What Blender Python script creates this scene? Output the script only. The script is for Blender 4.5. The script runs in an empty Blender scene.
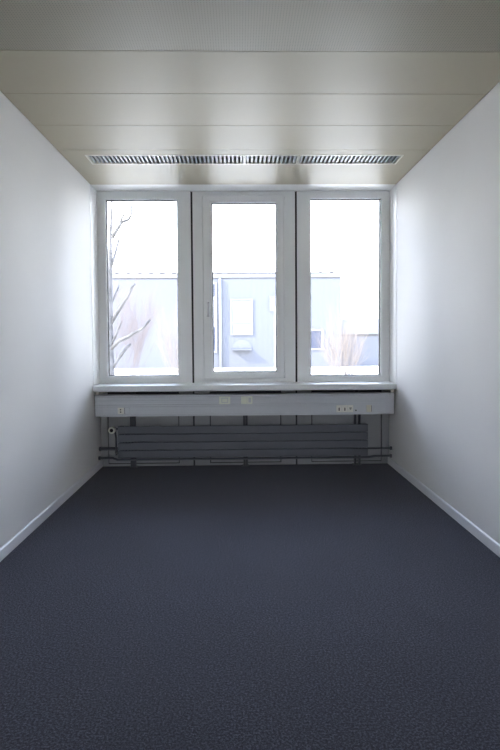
import bpy, bmesh, math, random
from mathutils import Vector, Matrix

# ------------------------------------------------------------------ dimensions
W = 2.7605          # room width
H = 2.60            # room height
YL = 4.905          # where the partition walls end and the window lining starts
YF = 5.146          # room face of the facade
YB = -2.60          # rear wall, behind the camera
GZ = -0.34          # ground outside
S = bpy.context.scene
C = S.collection

# ------------------------------------------------------------------ camera
cam_d = bpy.data.cameras.new('camera')
cam = bpy.data.objects.new('camera', cam_d)
C.objects.link(cam)
rt = Vector((0.99979423, -0.01914578, -0.00670357))
up = Vector((0.00742114, 0.03765743, 0.99926315))
fw = Vector((0.01887923, 0.99910728, -0.03779177))
m = Matrix((rt, up, -fw)).transposed().to_4x4()
m.translation = Vector((1.3294, 0.0, 1.2073))
cam.matrix_world = m
cam_d.sensor_fit = 'HORIZONTAL'
cam_d.sensor_width = 24.0
cam_d.lens = 540.02 / 500 * 24.0
cam_d.shift_y = -15.43 / 500
cam_d.clip_start = 0.02
cam_d.clip_end = 400
S.camera = cam

# ------------------------------------------------------------------ sky, sun, exposure
world = bpy.data.worlds.new('sky')
S.world = world
world.use_nodes = True
nt = world.node_tree
for n in list(nt.nodes):
    nt.nodes.remove(n)
wo = nt.nodes.new('ShaderNodeOutputWorld')
bg = nt.nodes.new('ShaderNodeBackground')
bg.inputs['Strength'].default_value = 1.0
tc = nt.nodes.new('ShaderNodeTexCoord')
sx = nt.nodes.new('ShaderNodeSeparateXYZ')
rp = nt.nodes.new('ShaderNodeValToRGB')
rp.color_ramp.elements[0].position = 0.0
rp.color_ramp.elements[0].color = (1.0, 1.0, 1.0, 1)      # hazy white horizon
rp.color_ramp.elements[1].position = 0.75
rp.color_ramp.elements[1].color = (0.42, 0.58, 1.0, 1)    # bluer overhead
nt.links.new(tc.outputs['Generated'], sx.inputs[0])
nt.links.new(sx.outputs['Z'], rp.inputs[0])
nt.links.new(rp.outputs[0], bg.inputs['Color'])
nt.links.new(bg.outputs[0], wo.inputs['Surface'])

sun_d = bpy.data.lights.new('sun', 'SUN')
sun_d.energy = 1.6
sun_d.angle = math.radians(4)
sun_d.color = (1.0, 0.93, 0.80)
sun = bpy.data.objects.new('sun', sun_d)
C.objects.link(sun)
sun.rotation_euler = Vector((-0.75, -0.30, 0.62)).to_track_quat('Z', 'Y').to_euler()   # over the roof from behind on the left

S.view_settings.view_transform = 'Standard'
S.view_settings.look = 'None'
S.view_settings.gamma = 1.0
S.view_settings.use_curve_mapping = False
S.view_settings.exposure = 4.2

# ------------------------------------------------------------------ materials
def lin(c):
    return tuple(((v / 255) / 12.92 if v / 255 <= 0.04045 else ((v / 255 + 0.055) / 1.055) ** 2.4) for v in c)

def mat(name, rgb, rough=0.5, spec=0.5, metal=0.0, noise=None, bump=None):
    """noise = (scale, amount of value variation); bump = (scale, strength, distance)"""
    mt = bpy.data.materials.new(name)
    mt.use_nodes = True
    t = mt.node_tree
    b = t.nodes['Principled BSDF']
    c = lin(rgb) + (1,)
    b.inputs['Base Color'].default_value = c
    b.inputs['Roughness'].default_value = rough
    b.inputs['Specular IOR Level'].default_value = spec
    b.inputs['Metallic'].default_value = metal
    co = t.nodes.new('ShaderNodeTexCoord')
    if noise:
        n = t.nodes.new('ShaderNodeTexNoise')
        n.inputs['Scale'].default_value = noise[0]
        n.inputs['Detail'].default_value = 4
        t.links.new(co.outputs['Object'], n.inputs['Vector'])
        r = t.nodes.new('ShaderNodeValToRGB')
        k = noise[1]
        r.color_ramp.elements[0].position = 0.3
        r.color_ramp.elements[1].position = 0.7
        r.color_ramp.elements[0].color = tuple(v * (1 - k) for v in c[:3]) + (1,)
        r.color_ramp.elements[1].color = tuple(min(1, v * (1 + k)) for v in c[:3]) + (1,)
        t.links.new(n.outputs['Fac'], r.inputs[0])
        t.links.new(r.outputs[0], b.inputs['Base Color'])
    if bump:
        n = t.nodes.new('ShaderNodeTexNoise')
        n.inputs['Scale'].default_value = bump[0]
        n.inputs['Detail'].default_value = 5
        t.links.new(co.outputs['Object'], n.inputs['Vector'])
        bp = t.nodes.new('ShaderNodeBump')
        bp.inputs['Strength'].default_value = bump[1]
        bp.inputs['Distance'].default_value = bump[2]
        t.links.new(n.outputs['Fac'], bp.inputs['Height'])
        t.links.new(bp.outputs[0], b.inputs['Normal'])
    return mt

def ribs(mt, pitch, strength, dist, axis='X'):
    """fine vertical fluting as a bump"""
    t = mt.node_tree
    b = t.nodes['Principled BSDF']
    co = t.nodes.new('ShaderNodeTexCoord')
    s = t.nodes.new('ShaderNodeSeparateXYZ')
    t.links.new(co.outputs['Object'], s.inputs[0])
    mu = t.nodes.new('ShaderNodeMath'); mu.operation = 'MULTIPLY'
    mu.inputs[1].default_value = 2 * math.pi / pitch
    t.links.new(s.outputs[axis], mu.inputs[0])
    si = t.nodes.new('ShaderNodeMath'); si.operation = 'SINE'
    t.links.new(mu.outputs[0], si.inputs[0])
    bp = t.nodes.new('ShaderNodeBump')
    bp.inputs['Strength'].default_value = strength
    bp.inputs['Distance'].default_value = dist
    t.links.new(si.outputs[0], bp.inputs['Height'])
    t.links.new(bp.outputs[0], b.inputs['Normal'])
    return mt

M = {}
M['wall'] = mat('woodchip_wall_paint', (222, 221, 219), 0.75, 0.3, noise=(3, 0.012), bump=(120, 0.35, 0.002))
M['rear'] = mat('grey_rear_wall', (120, 120, 122), 0.6, 0.3, noise=(3, 0.02))
M['base'] = mat('baseboard_paint', (222, 223, 226), 0.35, 0.5)
M['lining'] = mat('lining_paint', (243, 243, 241), 0.22, 0.8)
M['frame'] = ribs(mat('grey_window_frame', (228, 230, 230), 0.4, 0.5), 0.0075, 0.12, 0.0006)
M['bead'] = mat('glazing_bead', (232, 234, 235), 0.35)
M['gasket'] = mat('black_rubber_gasket', (18, 18, 24), 0.6)
M['sill'] = mat('window_sill_laminate', (224, 227, 228), 0.3, 0.6)
M['duct'] = ribs(mat('grey_trunking_aluminium', (196, 200, 206), 0.38, 0.5), 0.024, 0.25, 0.0012, 'Z')
M['spandrel'] = ribs(mat('grey_spandrel_panel', (156, 158, 160), 0.5, 0.4), 0.0075, 0.12, 0.0006)  # darker than the frames: shade under sill and trunking put into the colour
M['radiator'] = mat('grey_radiator_paint', (90, 94, 102), 0.38, 0.5)
M['pipe'] = mat('dark_grey_pipe_paint', (84, 87, 94), 0.35, 0.5)
M['post'] = mat('dark_grey_steel', (62, 65, 70), 0.45)
M['white'] = mat('white_plastic', (225, 224, 216), 0.4)
M['grey_plate'] = mat('pale_grey_plastic', (222, 226, 212), 0.4)
M['black'] = mat('black_plastic', (20, 20, 22), 0.5)
M['chrome'] = mat('brushed_steel', (200, 200, 200), 0.25, metal=1.0)
M['vent'] = mat('vent_aluminium', (206, 203, 190), 0.4)
M['blade'] = mat('vent_blade_metal', (118, 122, 126), 0.45)
M['dark'] = mat('dark_plenum', (58, 60, 64), 0.8)

# carpet: dark blue-grey loops with lighter and darker flecks
mc = mat('blue_grey_carpet', (66, 67, 78), 0.95, 0.15)
t = mc.node_tree; b = t.nodes['Principled BSDF']
co = t.nodes.new('ShaderNodeTexCoord')
n1 = t.nodes.new('ShaderNodeTexNoise'); n1.inputs['Scale'].default_value = 130; n1.inputs['Detail'].default_value = 3; n1.inputs['Roughness'].default_value = 0.8
n2 = t.nodes.new('ShaderNodeTexNoise'); n2.inputs['Scale'].default_value = 2.5; n2.inputs['Detail'].default_value = 3
t.links.new(co.outputs['Object'], n1.inputs['Vector']); t.links.new(co.outputs['Object'], n2.inputs['Vector'])
r1 = t.nodes.new('ShaderNodeValToRGB')
r1.color_ramp.elements[0].position = 0.34; r1.color_ramp.elements[0].color = lin((24, 25, 31)) + (1,)
r1.color_ramp.elements[1].position = 0.68; r1.color_ramp.elements[1].color = lin((94, 95, 108)) + (1,)
e = r1.color_ramp.elements.new(0.5); e.color = lin((51, 52, 62)) + (1,)
r2 = t.nodes.new('ShaderNodeValToRGB')
r2.color_ramp.elements[0].position = 0.3; r2.color_ramp.elements[0].color = (0.9, 0.9, 0.9, 1)
r2.color_ramp.elements[1].position = 0.7; r2.color_ramp.elements[1].color = (1, 1, 1, 1)
mx = t.nodes.new('ShaderNodeMix'); mx.data_type = 'RGBA'; mx.blend_type = 'MULTIPLY'; mx.inputs[0].default_value = 1
t.links.new(n1.outputs['Fac'], r1.inputs[0]); t.links.new(n2.outputs['Fac'], r2.inputs[0])
t.links.new(r1.outputs[0], mx.inputs[6]); t.links.new(r2.outputs[0], mx.inputs[7])
t.links.new(mx.outputs[2], b.inputs['Base Color'])
bp = t.nodes.new('ShaderNodeBump'); bp.inputs['Strength'].default_value = 0.6; bp.inputs['Distance'].default_value = 0.004
t.links.new(n1.outputs['Fac'], bp.inputs['Height']); t.links.new(bp.outputs[0], b.inputs['Normal'])
b.inputs['Sheen Weight'].default_value = 0.08
b.inputs['Sheen Roughness'].default_value = 0.5
M['carpet'] = mc

# ceiling sheet metal; a perforated version with rows of small holes
M['ceil'] = mat('cream_ceiling_metal', (163, 156, 137), 0.46, 0.17)
mp = mat('perforated_ceiling_metal', (150, 145, 130), 0.45, 0.2)
t = mp.node_tree; b = t.nodes['Principled BSDF']
co = t.nodes.new('ShaderNodeTexCoord'); sp = t.nodes.new('ShaderNodeSeparateXYZ')
t.links.new(co.outputs['Object'], sp.inputs[0])
outs = []
for ax in 'XY':
    a = t.nodes.new('ShaderNodeMath'); a.operation = 'MULTIPLY'; a.inputs[1].default_value = 2 * math.pi / 0.0125
    s_ = t.nodes.new('ShaderNodeMath'); s_.operation = 'SINE'
    t.links.new(sp.outputs[ax], a.inputs[0]); t.links.new(a.outputs[0], s_.inputs[0]); outs.append(s_)
ad = t.nodes.new('ShaderNodeMath'); ad.operation = 'ADD'
t.links.new(outs[0].outputs[0], ad.inputs[0]); t.links.new(outs[1].outputs[0], ad.inputs[1])
r = t.nodes.new('ShaderNodeValToRGB')
r.color_ramp.elements[0].position = 0.9; r.color_ramp.elements[0].color = lin((150, 145, 130)) + (1,)
r.color_ramp.elements[1].position = 1.0; r.color_ramp.elements[1].color = lin((104, 101, 92)) + (1,)
hf = t.nodes.new('ShaderNodeMath'); hf.operation = 'MULTIPLY'; hf.inputs[1].default_value = 0.62
t.links.new(ad.outputs[0], hf.inputs[0]); t.links.new(hf.outputs[0], r.inputs[0]); t.links.new(r.outputs[0], b.inputs['Base Color'])
M['perf'] = mp

# window glass: clear, with real Fresnel reflection
mg = bpy.data.materials.new('clear_window_glass'); mg.use_nodes = True
t = mg.node_tree
for n in list(t.nodes): t.nodes.remove(n)
o = t.nodes.new('ShaderNodeOutputMaterial'); tr = t.nodes.new('ShaderNodeBsdfTransparent'); gl = t.nodes.new('ShaderNodeBsdfGlossy')
tr.inputs[0].default_value = (0.965, 0.975, 0.97, 1); gl.inputs['Roughness'].default_value = 0.0
fr = t.nodes.new('ShaderNodeFresnel'); fr.inputs[0].default_value = 1.45
mxs = t.nodes.new('ShaderNodeMixShader')
t.links.new(fr.outputs[0], mxs.inputs[0]); t.links.new(tr.outputs[0], mxs.inputs[1]); t.links.new(gl.outputs[0], mxs.inputs[2])
t.links.new(mxs.outputs[0], o.inputs['Surface'])
M['glass'] = mg

# outside
M['ground'] = mat('pale_concrete_ground', (214, 206, 190), 0.9, 0.2, noise=(0.6, 0.05))
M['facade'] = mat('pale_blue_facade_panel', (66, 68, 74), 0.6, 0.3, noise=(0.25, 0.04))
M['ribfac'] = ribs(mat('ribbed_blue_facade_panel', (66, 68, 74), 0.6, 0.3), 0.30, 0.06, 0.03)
M['arched_shape'] = mat('pale_arched_shape', (64, 66, 72), 0.5)
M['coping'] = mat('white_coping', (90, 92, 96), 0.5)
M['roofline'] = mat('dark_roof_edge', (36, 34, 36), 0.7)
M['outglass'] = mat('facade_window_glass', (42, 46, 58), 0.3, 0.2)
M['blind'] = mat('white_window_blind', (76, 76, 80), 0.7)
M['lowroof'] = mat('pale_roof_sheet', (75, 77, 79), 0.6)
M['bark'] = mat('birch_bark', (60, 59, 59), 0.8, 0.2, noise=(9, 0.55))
M['twig'] = mat('brown_grey_twigs', (80, 72, 70), 0.8, 0.2)
M['straw'] = mat('straw_coloured_stems', (98, 90, 84), 0.8, 0.2, noise=(5, 0.12))

# ------------------------------------------------------------------ mesh helpers
def box(bm, x0, x1, y0, y1, z0, z1, bev=0.0):
    vs = [bm.verts.new(p) for p in ((x0,y0,z0),(x1,y0,z0),(x1,y1,z0),(x0,y1,z0),(x0,y0,z1),(x1,y0,z1),(x1,y1,z1),(x0,y1,z1))]
    fs = [bm.faces.new([vs[i] for i in q]) for q in ((0,3,2,1),(4,5,6,7),(0,1,5,4),(1,2,6,5),(2,3,7,6),(3,0,4,7))]
    if bev:
        es = list({e for f in fs for e in f.edges})
        bmesh.ops.bevel(bm, geom=es, offset=bev, segments=2, profile=0.5, affect='EDGES')

def frame(bm, x0, x1, z0, z1, ix0, ix1, iz0, iz1, y0, y1, bev=0.0):
    """rectangular ring in the xz plane, thickness y0..y1, one closed solid"""
    o_ = [(x0,z0),(x1,z0),(x1,z1),(x0,z1)]; i_ = [(ix0,iz0),(ix1,iz0),(ix1,iz1),(ix0,iz1)]
    A = [bm.verts.new((x,y0,z)) for x,z in o_]; B = [bm.verts.new((x,y0,z)) for x,z in i_]
    D = [bm.verts.new((x,y1,z)) for x,z in o_]; E = [bm.verts.new((x,y1,z)) for x,z in i_]
    fs = []
    for k in range(4):
        j = (k+1) % 4
        fs += [bm.faces.new((A[k],A[j],B[j],B[k])), bm.faces.new((D[j],D[k],E[k],E[j])),
               bm.faces.new((A[j],A[k],D[k],D[j])), bm.faces.new((B[k],B[j],E[j],E[k]))]
    if bev:
        es = [bm.edges.get((A[k],A[(k+1)%4])) for k in range(4)] + [bm.edges.get((B[k],B[(k+1)%4])) for k in range(4)]
        bmesh.ops.bevel(bm, geom=es, offset=bev, segments=2, profile=0.5, affect='EDGES')

def prism(bm, prof, x0, x1):
    """closed profile of (y,z) points extruded along x"""
    a = [bm.verts.new((x0,y,z)) for y,z in prof]; b_ = [bm.verts.new((x1,y,z)) for y,z in prof]
    n = len(prof)
    for k in range(n):
        j = (k+1) % n
        bm.faces.new((a[k],a[j],b_[j],b_[k]))
    bm.faces.new(a[::-1]); bm.faces.new(b_)
    bmesh.ops.recalc_face_normals(bm, faces=bm.faces[:])

def tube(bm, pts, rad, seg=12, caps=True):
    """tube through pts with a radius per point"""
    pts = [Vector(p) for p in pts]
    if not hasattr(rad, '__len__'): rad = [rad]*len(pts)
    rings = []
    ref = None
    for i, p in enumerate(pts):
        d = (pts[min(i+1, len(pts)-1)] - pts[max(i-1, 0)]).normalized()
        if ref is None:
            ref = d.orthogonal().normalized()
        else:
            ref = (ref - d*ref.dot(d))
            ref = ref.normalized() if ref.length > 1e-6 else d.orthogonal().normalized()
        s_ = d.cross(ref)
        rings.append([bm.verts.new(p + (ref*math.cos(2*math.pi*k/seg) + s_*math.sin(2*math.pi*k/seg))*rad[i]) for k in range(seg)])
    for a, b_ in zip(rings, rings[1:]):
        for k in range(seg):
            j = (k+1) % seg
            f = bm.faces.new((a[k],a[j],b_[j],b_[k])); f.smooth = True
    if caps:
        bm.faces.new(rings[0][::-1]); bm.faces.new(rings[-1])

def lathe(bm, c, prof, seg=28):
    """profile of (y, r) turned round an axis along y through c"""
    rings = []
    for y, r_ in prof:
        rings.append([bm.verts.new((c[0]+r_*math.cos(2*math.pi*k/seg), c[1]+y, c[2]+r_*math.sin(2*math.pi*k/seg))) for k in range(seg)])
    for a, b_ in zip(rings, rings[1:]):
        for k in range(seg):
            j = (k+1) % seg
            f = bm.faces.new((a[k],b_[k],b_[j],a[j])); f.smooth = True
    bm.faces.new(rings[0]); bm.faces.new(rings[-1][::-1])

def obj(name, bm, m_, parent=None, **props):
    me = bpy.data.meshes.new(name)
    bmesh.ops.recalc_face_normals(bm, faces=bm.faces[:])
    bm.to_mesh(me); bm.free()
    me.materials.append(m_)
    o_ = bpy.data.objects.new(name, me)
    C.objects.link(o_)
    if parent:
        o_.parent = parent
        o_.matrix_parent_inverse = Matrix.Translation(-parent.location)
    for k, v in props.items(): o_[k] = v
    return o_

def struct(name, bm, m_, parent=None):
    return obj(name, bm, m_, parent, **({} if parent else {'kind': 'structure'}))

def thing(name, label, cat, loc, group=None):
    o_ = bpy.data.objects.new(name, None)
    C.objects.link(o_)
    o_.location = loc; o_.empty_display_size = 0.1
    o_['label'] = label; o_['category'] = cat
    if group: o_['group'] = group
    return o_

B = bmesh.new

# ------------------------------------------------------------------ room shell
bm = B(); box(bm, -0.12, W+0.12, YB-2.9, YF+0.05, -0.12, 0.0); struct('floor', bm, M['carpet'])  # runs on behind the rear wall, added to limit light through the openings
bm = B(); box(bm, -0.12, 0.0, YB-0.12, YL, 0.0, H+0.2); box(bm, -0.12, 0.0, YL, YF+0.10, 0.0, 0.74); struct('wall_left', bm, M['wall'])
bm = B(); box(bm, W, W+0.12, YB-0.12, YL, 0.0, H+0.2); box(bm, W, W+0.12, YL, YF+0.10, 0.0, 0.74); struct('wall_right', bm, M['wall'])
# grey rear wall, unseen; two openings added near its corners for fill daylight
OPENINGS = [(0.30, 0.72), (2.13, 2.50)]
bm = B()
for a, b_ in ((0.0, OPENINGS[0][0]), (OPENINGS[0][1], OPENINGS[1][0]), (OPENINGS[1][1], W)): box(bm, a, b_, YB-0.12, YB, 0.0, 2.0)
box(bm, 0.0, W, YB-0.12, YB, 2.0, H+0.2)
struct('wall_front', bm, M['rear'])
for k, (a, b_) in enumerate(OPENINGS):
    bm = B(); box(bm, a, a+0.03, YB-0.14, YB+0.012, 0.0, 2.0); box(bm, b_-0.03, b_, YB-0.14, YB+0.012, 0.0, 2.0); box(bm, a, b_, YB-0.14, YB+0.012, 1.97, 2.0)
    struct('light_opening_%d' % (k+1), bm, M['base'])  # trim around each added light opening

# ceiling: lay-in metal panels hanging under a dark slab
bm = B(); box(bm, 0.0, W, YB, YF, H+0.10, H+0.2); box(bm, -0.12, W+0.12, YB-2.9, YB-0.12, H+0.05, H+0.2); ce = struct('ceiling', bm, M['dark'])  # second slab, beyond the rear wall, added to cap light through the openings
edges = [4.922, 4.034, 3.575, 3.122, 2.668]
VX0, VX1, VY0, VY1 = 0.187, 2.576, 4.153, 4.338
bm = B()
e0, e1 = edges[1]+0.0015, edges[0]
box(bm, 0.004, W-0.004, e0, VY0, H, H+0.03); box(bm, 0.004, W-0.004, VY1, e1, H, H+0.03)
box(bm, 0.004, VX0, VY0, VY1, H, H+0.03); box(bm, VX1, W-0.004, VY0, VY1, H, H+0.03)
struct('ceiling_panel', bm, M['ceil'], ce)
for a, b_ in zip(edges[1:], edges[2:]):
    bm = B(); box(bm, 0.004, W-0.004, b_+0.0008, a-0.0008, H, H+0.03, 0.002); struct('ceiling_panel', bm, M['ceil'], ce)
y = edges[-1]
while y > YB:
    bm = B(); box(bm, 0.004, W-0.004, max(y-0.4535, YB)+0.0008, y-0.0008, H, H+0.03, 0.002); struct('ceiling_panel', bm, M['perf'], ce)
    y -= 0.4535

# baseboards with a small rounded top
def skirting(name, x, s_):
    bm = B()
    prof = [(0,0),(0.012,0),(0.012,0.054),(0.0105,0.0595),(0.006,0.063),(0,0.063)]
    a = [bm.verts.new((x+s_*p, YB, z)) for p, z in prof]; b2 = [bm.verts.new((x+s_*p, YF, z)) for p, z in prof]
    for k in range(len(prof)):
        j = (k+1) % len(prof); bm.faces.new((a[k],a[j],b2[j],b2[k]))
    bm.faces.new(a); bm.faces.new(b2[::-1])
    struct(name, bm, M['base'])
skirting('baseboard_left', 0.0, 1)
skirting('baseboard_right', W, -1)

# window lining: jamb boards and head board, a fine shadow gap from the walls
bm = B(); box(bm, -0.12, -0.010, YL, YL+0.014, 0.74, H+0.2); box(bm, W+0.010, W+0.12, YL, YL+0.014, 0.74, H+0.2); struct('trim_6', bm, M['dark'])
bm = B(); box(bm, -0.12, 0.0, YL+0.014, YF+0.10, 0.745, H+0.2); struct('trim_1', bm, M['lining'])
bm = B(); box(bm, W, W+0.12, YL+0.014, YF+0.10, 0.745, H+0.2); struct('trim_2', bm, M['lining'])
bm = B(); box(bm, 0.0, W, 4.930, YF+0.10, H+0.002, H+0.1); struct('trim_3', bm, M['lining'])

# facade under the windows: dark core, ribbed panels with an inset plate each
J = [(0.876, 0.894), (1.861, 1.879)]
bm = B(); box(bm, -0.12, W+0.12, YF+0.022, YF+0.16, -0.12, 0.79); wb = struct('wall_back', bm, M['dark'])
spans = [(0.0, J[0][0], 0.069, 0.741), (J[0][1], J[1][0], 1.042, 1.719), (J[1][1], W, 2.017, 2.689)]
for x0, x1, i0, i1 in spans:
    bm = B(); frame(bm, x0, x1, 0.0, 0.79, i0-0.005, i1+0.005, 0.018, 0.722, YF, YF+0.03)
    struct('panel_frame', bm, M['spandrel'], wb)
    bm = B(); box(bm, i0+0.005, i1-0.005, YF+0.002, YF+0.03, 0.030, 0.690, 0.001)
    struct('inset_panel', bm, M['spandrel'], wb)

# black joint seals between the three window elements
for k, (a, b_) in enumerate(J):
    bm = B(); box(bm, a, b_, YF+0.022, YF+0.09, 0.79, H+0.004)
    box(bm, a, a+0.003, YF+0.006, YF+0.03, 0.79, H+0.002); box(bm, b_-0.003, b_, YF+0.006, YF+0.03, 0.79, H+0.002)
    struct('trim_%d' % (k+4), bm, M['gasket'])

# windows
def window(n, x0, x1, gx0, gx1, gz0, gz1, sash=False):
    g = 0.008
    ox0, ox1 = gx0-0.018, gx1+0.018
    bm = B()
    if sash:
        frame(bm, x0, x1, 0.79, H+0.002, gx0-0.09, gx1+0.075, gz0-0.07, gz1+0.068, YF, YF+0.085, 0.001)
    else:
        frame(bm, x0, x1, 0.79, H+0.002, ox0, ox1, gz0-0.018, gz1+0.018, YF, YF+0.085, 0.001)
    w = struct('window_%d' % n, bm, M['frame'])
    if sash:
        bm = B(); frame(bm, gx0-0.0875, gx1+0.0725, gz0-0.0675, gz1+0.0655, ox0, ox1, gz0-0.018, gz1+0.018, YF-0.004, YF+0.08, 0.002)
        struct('sash', bm, M['frame'], w)
    bm = B(); frame(bm, ox0, ox1, gz0-0.018, gz1+0.018, gx0-0.004, gx1+0.004, gz0-0.004, gz1+0.004, YF+0.002, YF+0.075, 0.003)
    struct('glazing_bead', bm, M['bead'], w)
    bm = B(); frame(bm, gx0-0.0035, gx1+0.0035, gz0-0.0035, gz1+0.0035, gx0+0.003, gx1-0.003, gz0+0.003, gz1-0.003, YF+0.024, YF+0.036)
    frame(bm, gx0-0.0035, gx1+0.0035, gz0-0.0035, gz1+0.0035, gx0+0.003, gx1-0.003, gz0+0.003, gz1-0.003, YF+0.044, YF+0.056)
    struct('gasket', bm, M['gasket'], w)
    bm = B(); box(bm, gx0-0.001, gx1+0.001, YF+0.036, YF+0.044, gz0-0.001, gz1+0.001)
    struct('window_pane', bm, M['glass'], w)
    return w
window(1, 0.0, J[0][0], 0.082, 0.745, 0.868, 2.521)
w2 = window(2, J[0][1], J[1][0], 1.078, 1.680, 0.900, 2.491, True)
window(3, J[1][1], W, 2.012, 2.674, 0.858, 2.528)
# handle on the opening sash: rose, neck and lever hanging down
hx, hz = 1.036, 1.545
bm = B(); box(bm, hx-0.013, hx+0.013, YF-0.014, YF-0.004, hz-0.035, hz+0.035, 0.003)
hd = struct('window_handle', bm, M['bead'], w2)
bm = B(); tube(bm, [(hx, YF-0.012, hz), (hx, YF-0.045, hz)], 0.009, 16)
tube(bm, [(hx, YF-0.045, hz+0.012), (hx, YF-0.050, hz-0.01), (hx, YF-0.052, hz-0.06), (hx, YF-0.050, hz-0.125)], [0.010, 0.0105, 0.009, 0.008], 16)
struct('lever', bm, M['base'], hd)
# hinge caps on the other side
for z0, z1 in ((2.475, 2.545), (0.835, 0.90)):
    bm = B(); tube(bm, [(1.757, YF-0.008, z0), (1.757, YF-0.008, z1)], 0.006, 12)
    struct('hinge', bm, M['bead'], w2)

# ------------------------------------------------------------------ window sill
bm = B()
prism(bm, [(4.886,0.745),(4.886,0.7395),(4.8905,0.7385),(4.893,0.745),(4.893,0.766),(YF+0.002,0.766),(YF+0.002,0.794),
           (4.887,0.794),(4.8845,0.7935),(4.8825,0.7915),(4.882,0.789),(4.882,0.745)][2:], 0.002, W-0.002)
sl = thing('window_sill', 'long pale grey window sill board running under all three windows', 'window sill', (W/2, 5.0, 0.74))
bm2 = bm
o_ = obj('sill_board', bm2, M['sill'], sl)
for xx in (0.035, W-0.035):
    bm = B(); box(bm, xx-0.016, xx+0.016, 4.905, YF-0.001, 0.712, 0.765); obj('bracket', bm, M['vent'], sl)

# ------------------------------------------------------------------ cable trunking
cy = 4.925
tr_ = thing('cable_trunking', 'long silver grey cable trunking with fine grooves below the window sill', 'cable duct', (W/2, 4.97, 0.51))
prof = []
def groove(z, d=0.003, w=0.003):
    return [(cy, z+w), (cy+d, z+w*0.4), (cy+d, z-w*0.4), (cy, z-w)]
prof = [(4.99,0.705),(cy+0.006,0.705),(cy,0.7015)]
for z in (0.688, 0.655, 0.618, 0.600, 0.528): prof += groove(z)
prof += [(cy,0.514),(cy-0.002,0.513),(cy-0.002,0.509),(4.99,0.509)]
bm = B(); prism(bm, prof, 0.008, W-0.014); obj('duct_body', bm, M['duct'], tr_)
for xa, xb in ((0.005,0.0078),(W-0.0138,W-0.011)):
    bm = B(); box(bm, xa, xb, cy-0.003, 4.992, 0.508, 0.7065, 0.0008); obj('end_cap', bm, M['pipe'], tr_)
# wall arms that carry it
for xx in (0.315, 1.379, 2.443):
    bm = B(); box(bm, xx-0.02, xx+0.02, 4.9905, 5.078, 0.55, 0.575, 0.001); obj('bracket', bm, M['post'], tr_)

# ------------------------------------------------------------------ sockets and plates on the trunking
def plate(name, label, cat, x0, x1, z0, z1, m_, fn=None, group=None, th=0.006):
    t_ = thing(name, label, cat, ((x0+x1)/2, cy, z0), group)
    bm = B(); box(bm, x0, x1, cy-th, cy-0.0002, z0, z1, 0.0015); p_ = obj('face_plate', bm, m_, t_)
    if fn: fn(t_, (x0+x1)/2, (z0+z1)/2, cy-th)
    return t_
def three_pin(t_, x, z, y):   # two contacts one above the other
    bm = B(); lathe(bm, (x, y, z), [(-0.0002,0.0215),(-0.003,0.0215),(-0.0035,0.020),(-0.0035,0.018),(-0.001,0.017),(-0.0008,0.0001)]); obj('socket_insert', bm, M['white'], t_)
    for dx, dz in ((0.0,0.011),(0.0,-0.011)):
        bm = B(); lathe(bm, (x+dx, y-0.0012, z+dz), [(0.0,0.0062),(-0.0006,0.0062)], 14); obj('pin_hole', bm, M['black'], t_)
plate('power_socket', 'small white power socket with two black holes near the left end of the trunking', 'socket', 0.214, 0.268, 0.532, 0.592, M['white'], three_pin)
def slit(t_, x, z, y):
    bm = B(); box(bm, x+0.020, x+0.024, y-0.001, y-0.0001, z-0.028, z+0.028); obj('edge_seam', bm, M['pipe'], t_)
plate('blank_cover', 'blank grey cover plate just right of the leftmost socket on the trunking', 'cover plate', 0.270, 0.322, 0.532, 0.592, M['duct'], lambda t_, x, z, y: slit(t_, x-0.040, z, y))
def inner_square(t_, x, z, y):
    bm = B(); frame(bm, x-0.030, x+0.030, z-0.022, z+0.022, x-0.024, x+0.024, z-0.016, z+0.016, y-0.0012, y-0.0001); obj('inner_rim', bm, M['duct'], t_)
plate('data_plate', 'wide pale square plate left of centre on the trunking', 'cover plate', 1.138, 1.240, 0.616, 0.685, M['grey_plate'], inner_square)
plate('data_plate', 'pale blank plate at the middle of the trunking, left one of an adjoining pair', 'cover plate', 1.338, 1.391, 0.616, 0.685, M['grey_plate'])
def dot(t_, x, z, y):
    bm = B(); box(bm, x-0.012, x+0.012, y-0.0018, y-0.0001, z-0.022, z+0.022, 0.0008); obj('port_cover', bm, M['duct'], t_)
plate('data_plate', 'pale plate with a small grey port cover, right one of the central pair', 'cover plate', 1.394, 1.442, 0.616, 0.685, M['grey_plate'], dot)
def slot(t_, x, z, y):
    bm = B(); box(bm, x-0.017, x+0.017, y-0.002, y-0.0001, z-0.024, z+0.024, 0.001); obj('insert', bm, M['white'], t_)
    bm = B(); box(bm, x-0.005, x+0.005, y-0.0032, y-0.0021, z-0.018, z+0.010, 0.0003); obj('slot', bm, M['black'], t_)
plate('rocker_switch', 'white module with a black slot, leftmost of the row on the trunking right', 'switch', 2.212, 2.262, 0.531, 0.596, M['white'], slot)
plate('rocker_switch', 'white module with a black slot, second in the right-hand trunking row', 'switch', 2.265, 2.315, 0.531, 0.596, M['white'], slot)
def heart(t_, x, z, y):
    bm = B(); lathe(bm, (x, y, z), [(-0.0002,0.021),(-0.003,0.021),(-0.0035,0.0195),(-0.001,0.018),(-0.0008,0.0001)]); obj('socket_insert', bm, M['white'], t_)
    for dx, dz in ((-0.0055,0.006),(0.0055,0.006),(0.0,-0.004)):
        bm = B(); lathe(bm, (x+dx, y-0.0012, z+dz), [(0.0,0.0048),(-0.0006,0.0048)], 14); obj('pin_hole', bm, M['black'], t_)
plate('power_socket', 'white three-hole socket, third module of the right-hand trunking row', 'socket', 2.318, 2.367, 0.531, 0.596, M['white'], heart)
def low_dot(t_, x, z, y):
    bm = B(); box(bm, x-0.006, x+0.006, y-0.0015, y-0.0001, z-0.022, z-0.010, 0.0004); obj('port', bm, M['black'], t_)
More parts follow.
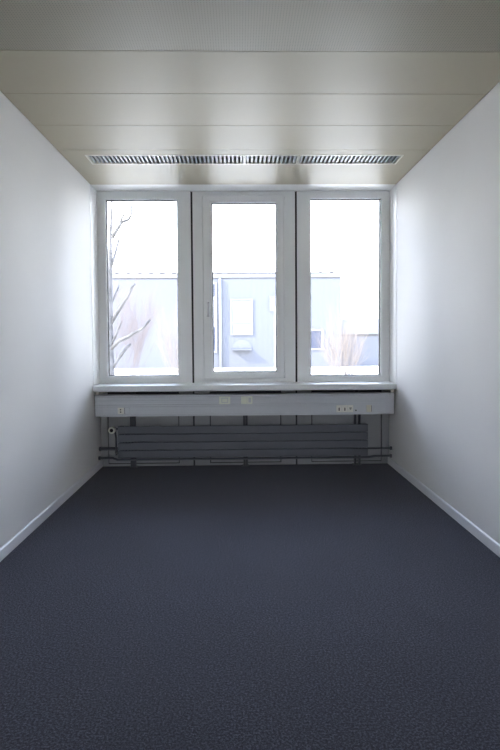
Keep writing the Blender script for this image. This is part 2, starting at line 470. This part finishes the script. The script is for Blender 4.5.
plate('data_socket', 'pale grey module with one small low black port, fourth in the right-hand row', 'socket', 2.370, 2.414, 0.531, 0.596, M['duct'], low_dot)
plate('blank_cover', 'pale blank cover plate nearest the right end of the trunking', 'cover plate', 2.490, 2.536, 0.531, 0.596, M['vent'], lambda t_, x, z, y: slit(t_, x+0.001, z, y))

# ------------------------------------------------------------------ radiator
yr = 5.026
rd = thing('radiator', 'long low grey radiator of four flat horizontal bars under the windows', 'radiator', (1.358, 5.04, 0.10))
rx0, rx1 = 0.187, 2.530
zz = [0.104, 0.1795, 0.2555, 0.3310]
for z0 in zz:
    bm = B(); box(bm, rx0, rx1, yr, yr+0.012, z0, z0+0.0705, 0.004); obj('flat_bar', bm, M['radiator'], rd)
for xx in (rx0+0.03, rx1-0.03):
    bm = B(); box(bm, xx-0.02, xx+0.02, yr+0.0122, yr+0.042, 0.104, 0.4015, 0.004); obj('header', bm, M['radiator'], rd)
bm = B()
k = rx0+0.07
while k < rx1-0.07:
    box(bm, k, k+0.0015, yr+0.0125, yr+0.040, 0.125, 0.385); k += 0.03
obj('convector_fins', bm, M['radiator'], rd)
bm = B(); box(bm, rx0+0.055, rx1-0.055, yr+0.0405, yr+0.0425, 0.12, 0.39); obj('rear_panel', bm, M['radiator'], rd)

# support posts between floor and sill, behind the radiator
def post(label, xs, group='steel posts behind the radiator'):
    t_ = thing('support_post', label, 'post', (sum(x for x, _ in xs)/len(xs), 5.10, 0.0), group)
    for x0, w_ in xs:
        bm = B(); box(bm, x0-w_/2, x0+w_/2, 5.080, 5.112, 0.0, 0.7655, 0.002); obj('upright', bm, M['post'], t_)
    xa = min(x-w_/2 for x, w_ in xs)-0.012; xb = max(x+w_/2 for x, w_ in xs)+0.012
    bm = B(); box(bm, xa, xb, 5.072, 5.1455, 0.0, 0.006, 0.001); obj('foot_plate', bm, M['post'], t_)
post('dark steel post behind the left end of the radiator, near the valve', [(0.298,0.014),(0.334,0.014),(0.316,0.022)])
post('dark steel post behind the middle of the radiator', [(1.366,0.018),(1.388,0.022)])
post('double dark steel post behind the right end of the radiator', [(2.422,0.017),(2.464,0.017)])
# the bar that carries the radiator on each post
for xx in (0.316, 1.379, 2.443):
    bm = B(); box(bm, xx-0.012, xx+0.012, yr+0.0428, 5.0798, 0.36, 0.375, 0.001); obj('wall_bracket', bm, M['post'], rd)

# thermostatic valve
vx, vz = 0.142, 0.374
vl = thing('thermostat_valve', 'round white radiator thermostat knob with a black centre, left of the radiator', 'valve', (vx, 5.0, vz))
bm = B(); lathe(bm, (vx, 4.975, vz), [(0.0,0.0185),(-0.002,0.026),(0.002,0.0315),(0.010,0.0325),(0.045,0.031),(0.055,0.022),(0.062,0.014)][1:]); obj('knob', bm, M['grey_plate'], vl)
bm = B(); lathe(bm, (vx, 4.9725, vz), [(-0.003,0.012),(-0.001,0.0165),(0.0,0.0165)]); obj('centre_cap', bm, M['black'], vl)
bm = B(); tube(bm, [(vx, 5.036, vz), (vx, 5.062, vz)], 0.012, 16); tube(bm, [(vx, 5.050, vz), (0.188, 5.050, vz)], 0.009, 16)
tube(bm, [(0.152, 5.050, vz), (0.168, 5.050, vz)], 0.0145, 6); obj('valve_body', bm, M['pipe'], vl)
# connection pipe dropping from the valve to the feed
bm = B(); tube(bm, [(0.150, 5.0500, vz-0.009), (0.158, 5.0495, 0.335), (0.166, 5.049, 0.29), (0.167, 5.049, 0.22), (0.166, 5.049, 0.165), (0.163, 5.0495, 0.128)], 0.0085, 14)
tube(bm, [(0.167, 5.049, 0.178), (0.1665, 5.049, 0.150)], 0.0145, 6)
obj('drop_pipe', bm, M['pipe'], vl)
bm = B(); lathe(bm, (0.172, 5.020, 0.146), [(0.0,0.009),(0.002,0.0105),(0.022,0.0105),(0.024,0.008)]); obj('lockshield_cap', bm, M['chrome'], vl)

# heating pipes
def pipe(label, pts, r_, collars, cr):
    t_ = thing('heating_pipe', label, 'pipe', pts[0])
    bm = B(); tube(bm, pts, r_, 16); obj('pipe_run', bm, M['pipe'], t_)
    for xa, xb, yy, z in collars:
        bm = B(); tube(bm, [(xa, yy, z), (xb, yy, z)], cr, 20); obj('wall_collar', bm, M['pipe'], t_)
yp = 5.062
pipe('short thick dark pipe from the left wall to the radiator, upper of two', [(0.001, yp+.016, 0.183), (0.1855, yp+.016, 0.183)], 0.0155, [(0.0005, 0.018, yp+.016, 0.183)], 0.020)
pipe('long dark pipe running just above the carpet beneath the radiator, wall to wall', [(0.001, yp-.012, 0.104-.0015), (0.13, yp-.012, 0.1015), (0.175, yp-.012, 0.084), (2.535, yp-.012, 0.084), (2.60, yp-.012, 0.094), (W-0.001, yp-.012, 0.094)], 0.0105, [(0.0005, 0.018, yp-.012, 0.1025), (W-0.018, W-0.0005, yp-.012, 0.094)], 0.0175)
pipe('thin dark pipe from the right end of the radiator to the right wall', [(2.5305, yp-.012, 0.168), (W-0.001, yp-.012, 0.168)], 0.0075, [(W-0.018, W-0.0005, yp-.012, 0.168)], 0.0165)

# ------------------------------------------------------------------ ceiling vents
segs = [(VX0, 1.370, 37, 'slotted ceiling air vent at the left, the longest of three in a row'),
        (1.384, 1.786, 12, 'short slotted ceiling air vent in the middle of the row of three'),
        (1.803, VX1, 24, 'slotted ceiling air vent at the right end of the row of three')]
for x0, x1, n, lb in segs:
    t_ = thing('ceiling_vent', lb, 'air vent', ((x0+x1)/2, (VY0+VY1)/2, H), 'air vents in the ceiling above the windows')
    fx0 = x0-0.006; fx1 = x1+0.006
    bm = B()   # flange under the ceiling plus a collar inside the slot
    def ringxy(bm, ax0, ax1, ay0, ay1, bx0, bx1, by0, by1, z0, z1):
        o4 = [(ax0,ay0),(ax1,ay0),(ax1,ay1),(ax0,ay1)]; i4 = [(bx0,by0),(bx1,by0),(bx1,by1),(bx0,by1)]
        A = [bm.verts.new((x,y,z0)) for x,y in o4]; Bv = [bm.verts.new((x,y,z0)) for x,y in i4]
        D = [bm.verts.new((x,y,z1)) for x,y in o4]; E = [bm.verts.new((x,y,z1)) for x,y in i4]
        for k in range(4):
            j = (k+1) % 4
            bm.faces.new((A[k],A[j],Bv[j],Bv[k])); bm.faces.new((D[j],D[k],E[k],E[j]))
            bm.faces.new((A[j],A[k],D[k],D[j])); bm.faces.new((Bv[k],Bv[j],E[j],E[k]))
    ringxy(bm, fx0-(0.006 if x0 == VX0 else 0), fx1+(0.006 if x1 == VX1 else 0), VY0-0.015, VY1+0.015, x0+0.001, x1-0.001, VY0+0.002, VY1-0.002, H-0.003, H-0.0002)
    ringxy(bm, x0+0.0002, x1-0.0002, VY0+0.0005, VY1-0.0005, x0+0.002, x1-0.002, VY0+0.002, VY1-0.002, H-0.0002, H+0.045)
    obj('vent_frame', bm, M['vent'], t_)
    bm = B(); box(bm, x0+0.0005, x1-0.0005, VY0+0.001, VY1-0.001, H+0.046, H+0.06); obj('plenum', bm, M['dark'], t_)
    bm = B()
    p = (x1-x0-0.004)/n
    for k in range(n):
        xc = x0+0.002+p*(k+0.5)
        box(bm, xc-p*0.25, xc+p*0.25, VY0+0.0025, VY1-0.0025, H+0.004, H+0.026)
    obj('blades', bm, M['blade'], t_)

# ------------------------------------------------------------------ outside
bm = B(); box(bm, -60, 60, YF+0.6, 110, GZ-0.3, GZ); struct('ground', bm, M['ground'])

YO = 29.0
bd = thing('building', 'pale blue flat-roofed building with white coping opposite the windows', 'building', (-2, YO+5, GZ))
bm = B(); box(bm, -9.5, 0.24, YO, YO+12, GZ, 4.50); obj('wall', bm, M['facade'], bd)
bm = B(); box(bm, 0.24, 6.78, YO, YO+12, GZ, 4.50); obj('ribbed_wall', bm, M['ribfac'], bd)
bm = B(); box(bm, -9.55, 6.80, YO-0.06, YO+12, 4.50, 4.68, 0.01); obj('coping', bm, M['coping'], bd)
bm = B(); box(bm, -9.5, 6.78, YO-0.03, YO+0.01, 4.455, 4.499); obj('dark_strip', bm, M['roofline'], bd)  # thin dark strip along the wall top, just below the coping
bm = B(); box(bm, -9.3, 6.55, YO+0.25, YO+11.5, 4.68, 4.80); 
for k in range(26): box(bm, -9.0+k*0.61, -8.8+k*0.61, YO+0.3, YO+0.5, 4.78, 4.84)
obj('roof_edge', bm, M['roofline'], bd)
bm = B(); tube(bm, [(0.31, YO-0.10, GZ), (0.31, YO-0.10, 4.44)], 0.075, 14); obj('downpipe', bm, M['coping'], bd)
bm = B(); box(bm, -9.5, 6.78, YO-0.03, YO-0.001, GZ, GZ+0.04); obj('plinth', bm, M['coping'], bd)
def bwin(x0, x1, z0, z1, m_, rails=(), fw_=0.09, fm=None):
    bm = B(); frame(bm, x0, x1, z0, z1, x0+fw_, x1-fw_, z0+fw_, z1-fw_, YO-0.06, YO-0.001)
    for r_ in rails: box(bm, x0+fw_, x1-fw_, YO-0.05, YO-0.002, r_-0.04, r_+0.04)
    f_ = obj('window', bm, fm or M['coping'], bd)
    bm = B(); box(bm, x0+fw_, x1-fw_, YO-0.03, YO-0.0015, z0+fw_, z1-fw_); obj('pane', bm, m_, f_)
bwin(-0.75, 0.12, 3.40, 4.25, M['outglass'])
bwin(-0.75, 0.12, 1.95, 3.40, M['blind'])
bwin(-0.75, 0.12, 0.50, 1.95, M['outglass'])
bwin(0.84, 2.05, 1.42, 3.36, M['blind'], (2.10,), 0.07, M['lowroof'])  # pale window form standing in for indistinct marks
bm = B()     # pale arched shape under that window, standing in for indistinct marks
prism(bm, [(YO-0.35, 0.62), (YO-0.35, 0.66), (YO-0.001, 0.70), (YO-0.001, 0.62)], 0.92, 1.98)
av = [bm.verts.new((1.45+0.52*math.cos(math.pi*k/16), YO-0.04, 0.70+0.48*math.sin(math.pi*k/16))) for k in range(17)]
aw = [bm.verts.new((v.co.x, YO-0.001, v.co.z)) for v in av]
bm.faces.new(av); bm.faces.new(aw[::-1])
for k in range(17):
    j = (k+1) % 17; bm.faces.new((av[k], av[j], aw[j], aw[k]))
obj('arched_shape', bm, M['arched_shape'], bd)
bwin(4.75, 5.82, 0.60, 1.72, M['outglass'])
bwin(2.95, 3.45, 2.70, 3.50, M['blind'], (), 0.05, M['lowroof'])

lb_ = thing('building', 'low pale annex with a lighter roof band, right of the taller blue building', 'building', (13, YO+8, GZ))
bm = B(); box(bm, 6.82, 20, YO+1.0, YO+12, GZ, 1.34); obj('wall', bm, M['facade'], lb_)
bm = B(); box(bm, 6.82, 20.1, YO+0.9, YO+12, 1.44, 2.30, 0.02); obj('roof_band', bm, M['lowroof'], lb_)
bm = B(); box(bm, 6.82, 20, YO+0.95, YO+11.9, 1.34, 1.44); obj('roof_edge', bm, M['roofline'], lb_)

# birch tree just outside, left window
rnd = random.Random(7)
def P(u, v, Y):      # a place seen at pixel u,v and Y metres away (worked out once for the tree's own outline)
    d = fw + rt*((u-250)/540.02) + up*((375-15.43-v)/540.02)
    return Vector((1.3294, 0, 1.2073)) + d*(Y/d.y)
YT = 9.0
tre = thing('birch_tree', 'bare birch tree with pale mottled trunk outside the left window', 'tree', (P(111,400,YT).x, YT, GZ))
trunk = [P(111,437,YT), P(111,400,YT), P(110.5,375,YT), P(110,350,YT+.03), P(109.5,325,YT), P(109.5,300,YT-.03), P(110,275,YT), P(110.5,255,YT+.02), P(110.5,235,YT), P(111.5,215,YT), P(112,195,YT-.02), P(112.5,165,YT), P(113,130,YT)]
bm = B(); tube(bm, trunk, [0.085,0.075,0.068,0.062,0.056,0.048,0.040,0.033,0.026,0.020,0.015,0.010,0.004], 12)
for at, s_ in ((5,0.055),(6,0.050),(3,0.068)):
    bmesh.ops.create_uvsphere(bm, u_segments=10, v_segments=8, radius=s_, matrix=Matrix.Translation(trunk[at]) @ Matrix.Diagonal((0.8,0.8,1.1,1)))
limbs = [ # pixel outline of each limb, start radius
 ([(112,238),(117,230),(122,222),(128,220),(131,216),(131.5,205)], .020),
 ([(120,225),(122,218),(125,213)], .015),
 ([(110.5,268),(114,258),(117,247),(119.5,237)], .019),
 ([(110,325),(116,315),(122,305),(128,296),(132,287),(135,284)], .020),
 ([(109.5,310),(113,300),(117,291),(119,286)], .012),
 ([(110.5,345),(115,337),(119,328),(122,321)], .015),
 ([(111,349),(119,341),(128,337),(134,333),(142,329),(150,320)], .020),
 ([(110.5,371),(116,362),(122,354),(127,347),(131,344)], .020),
 ([(109.5,290),(106,280),(103,268)], .012), ([(110,335),(105,325),(101,312)], .013)]
ends = []
for pl, r0 in limbs:
    off = rnd.uniform(-0.25, 0.35)
    pts = [P(u, v, YT + off*(i/len(pl))) for i, (u, v) in enumerate(pl)]
    tube(bm, pts, [1.7*r0*(1-0.5*i/(len(pl)-1)) for i in range(len(pl))], 8)
    ends.append(pts)
tk = obj('trunk', bm, M['bark'], tre)
bm = B()
def twig(bm, p, d, L, r_, depth, rn, spread=0.5):
    pts = [p]; n = 4
    for k in range(n):
        d = (d + Vector((rn.uniform(-1,1), rn.uniform(-1,1), rn.uniform(-.6,1)))*0.16).normalized()
        pts.append(pts[-1] + d*(L/n))
        if depth > 0 and k >= 1:
            for _ in range(2 if rn.random() < 0.6 else 1):
                dd = (d + Vector((rn.uniform(-1,1), rn.uniform(-1,1), rn.uniform(-.3,.8)))*spread).normalized()
                twig(bm, pts[-1], dd, L*rn.uniform(.45,.7), r_*0.6, depth-1, rn, spread)
    tube(bm, pts, [r_*(1-0.7*i/n) for i in range(n+1)], 4, False)
for pts in ends:
    for k in range(1, len(pts)):
        if rnd.random() < 0.75:
            d = (pts[k]-pts[k-1]).normalized() + Vector((rnd.uniform(-.6,.6), rnd.uniform(-.5,.5), rnd.uniform(0,.6)))
            twig(bm, pts[k], d.normalized(), rnd.uniform(.10,.26), 0.0035, 1, rnd)
obj('twigs', bm, M['twig'], tre)

# twiggy young tree behind the birch
YS = 15.0
c_ = P(127, 370, YS)
bt = thing('bare_shrub', 'bare shrub with a haze of fine pinkish twigs behind the birch tree', 'shrub', (c_.x, YS, GZ))
rn = random.Random(21)
bm = B()
for k in range(30):
    a = rn.uniform(0, 6.28); e_ = rn.uniform(0.05, 0.55)
    d = Vector((math.cos(a)*e_, math.sin(a)*e_, 1)).normalized()
    twig(bm, Vector((c_.x + math.cos(a)*0.10, YS + math.sin(a)*0.10, GZ)), d, rn.uniform(1.2, 2.0), 0.006, 3, rn, 0.5)
obj('twigs', bm, M['twig'], bt)

def shrub(u, Y, w, h, label, seed, n=90):
    c_ = P(u, 371, Y)
    t_ = thing('bare_shrub', label, 'shrub', (c_.x, Y, GZ))
    rn = random.Random(seed)
    bm = B()
    for k in range(n):
        a = rn.uniform(0, 6.28); q = math.sqrt(rn.random())
        top = Vector((c_.x + math.cos(a)*w*q, Y + math.sin(a)*w*q*0.8, GZ + h*(1-0.45*q*q)*rn.uniform(0.75, 1.02)))
        base = Vector((c_.x + math.cos(a)*w*0.35*q, Y + math.sin(a)*w*0.3*q, GZ))
        d = (top-base)
        twig(bm, base, d.normalized(), d.length, 0.007, 1, rn, 0.22)
    obj('stems', bm, M['straw'], t_)
shrub(180, 21, 0.95, 2.3, 'straw coloured bare shrub behind the left edge of the middle window', 3)
shrub(343, 20, 0.85, 2.0, 'pale straw coloured bare shrub seen low in the right window', 5, 110)
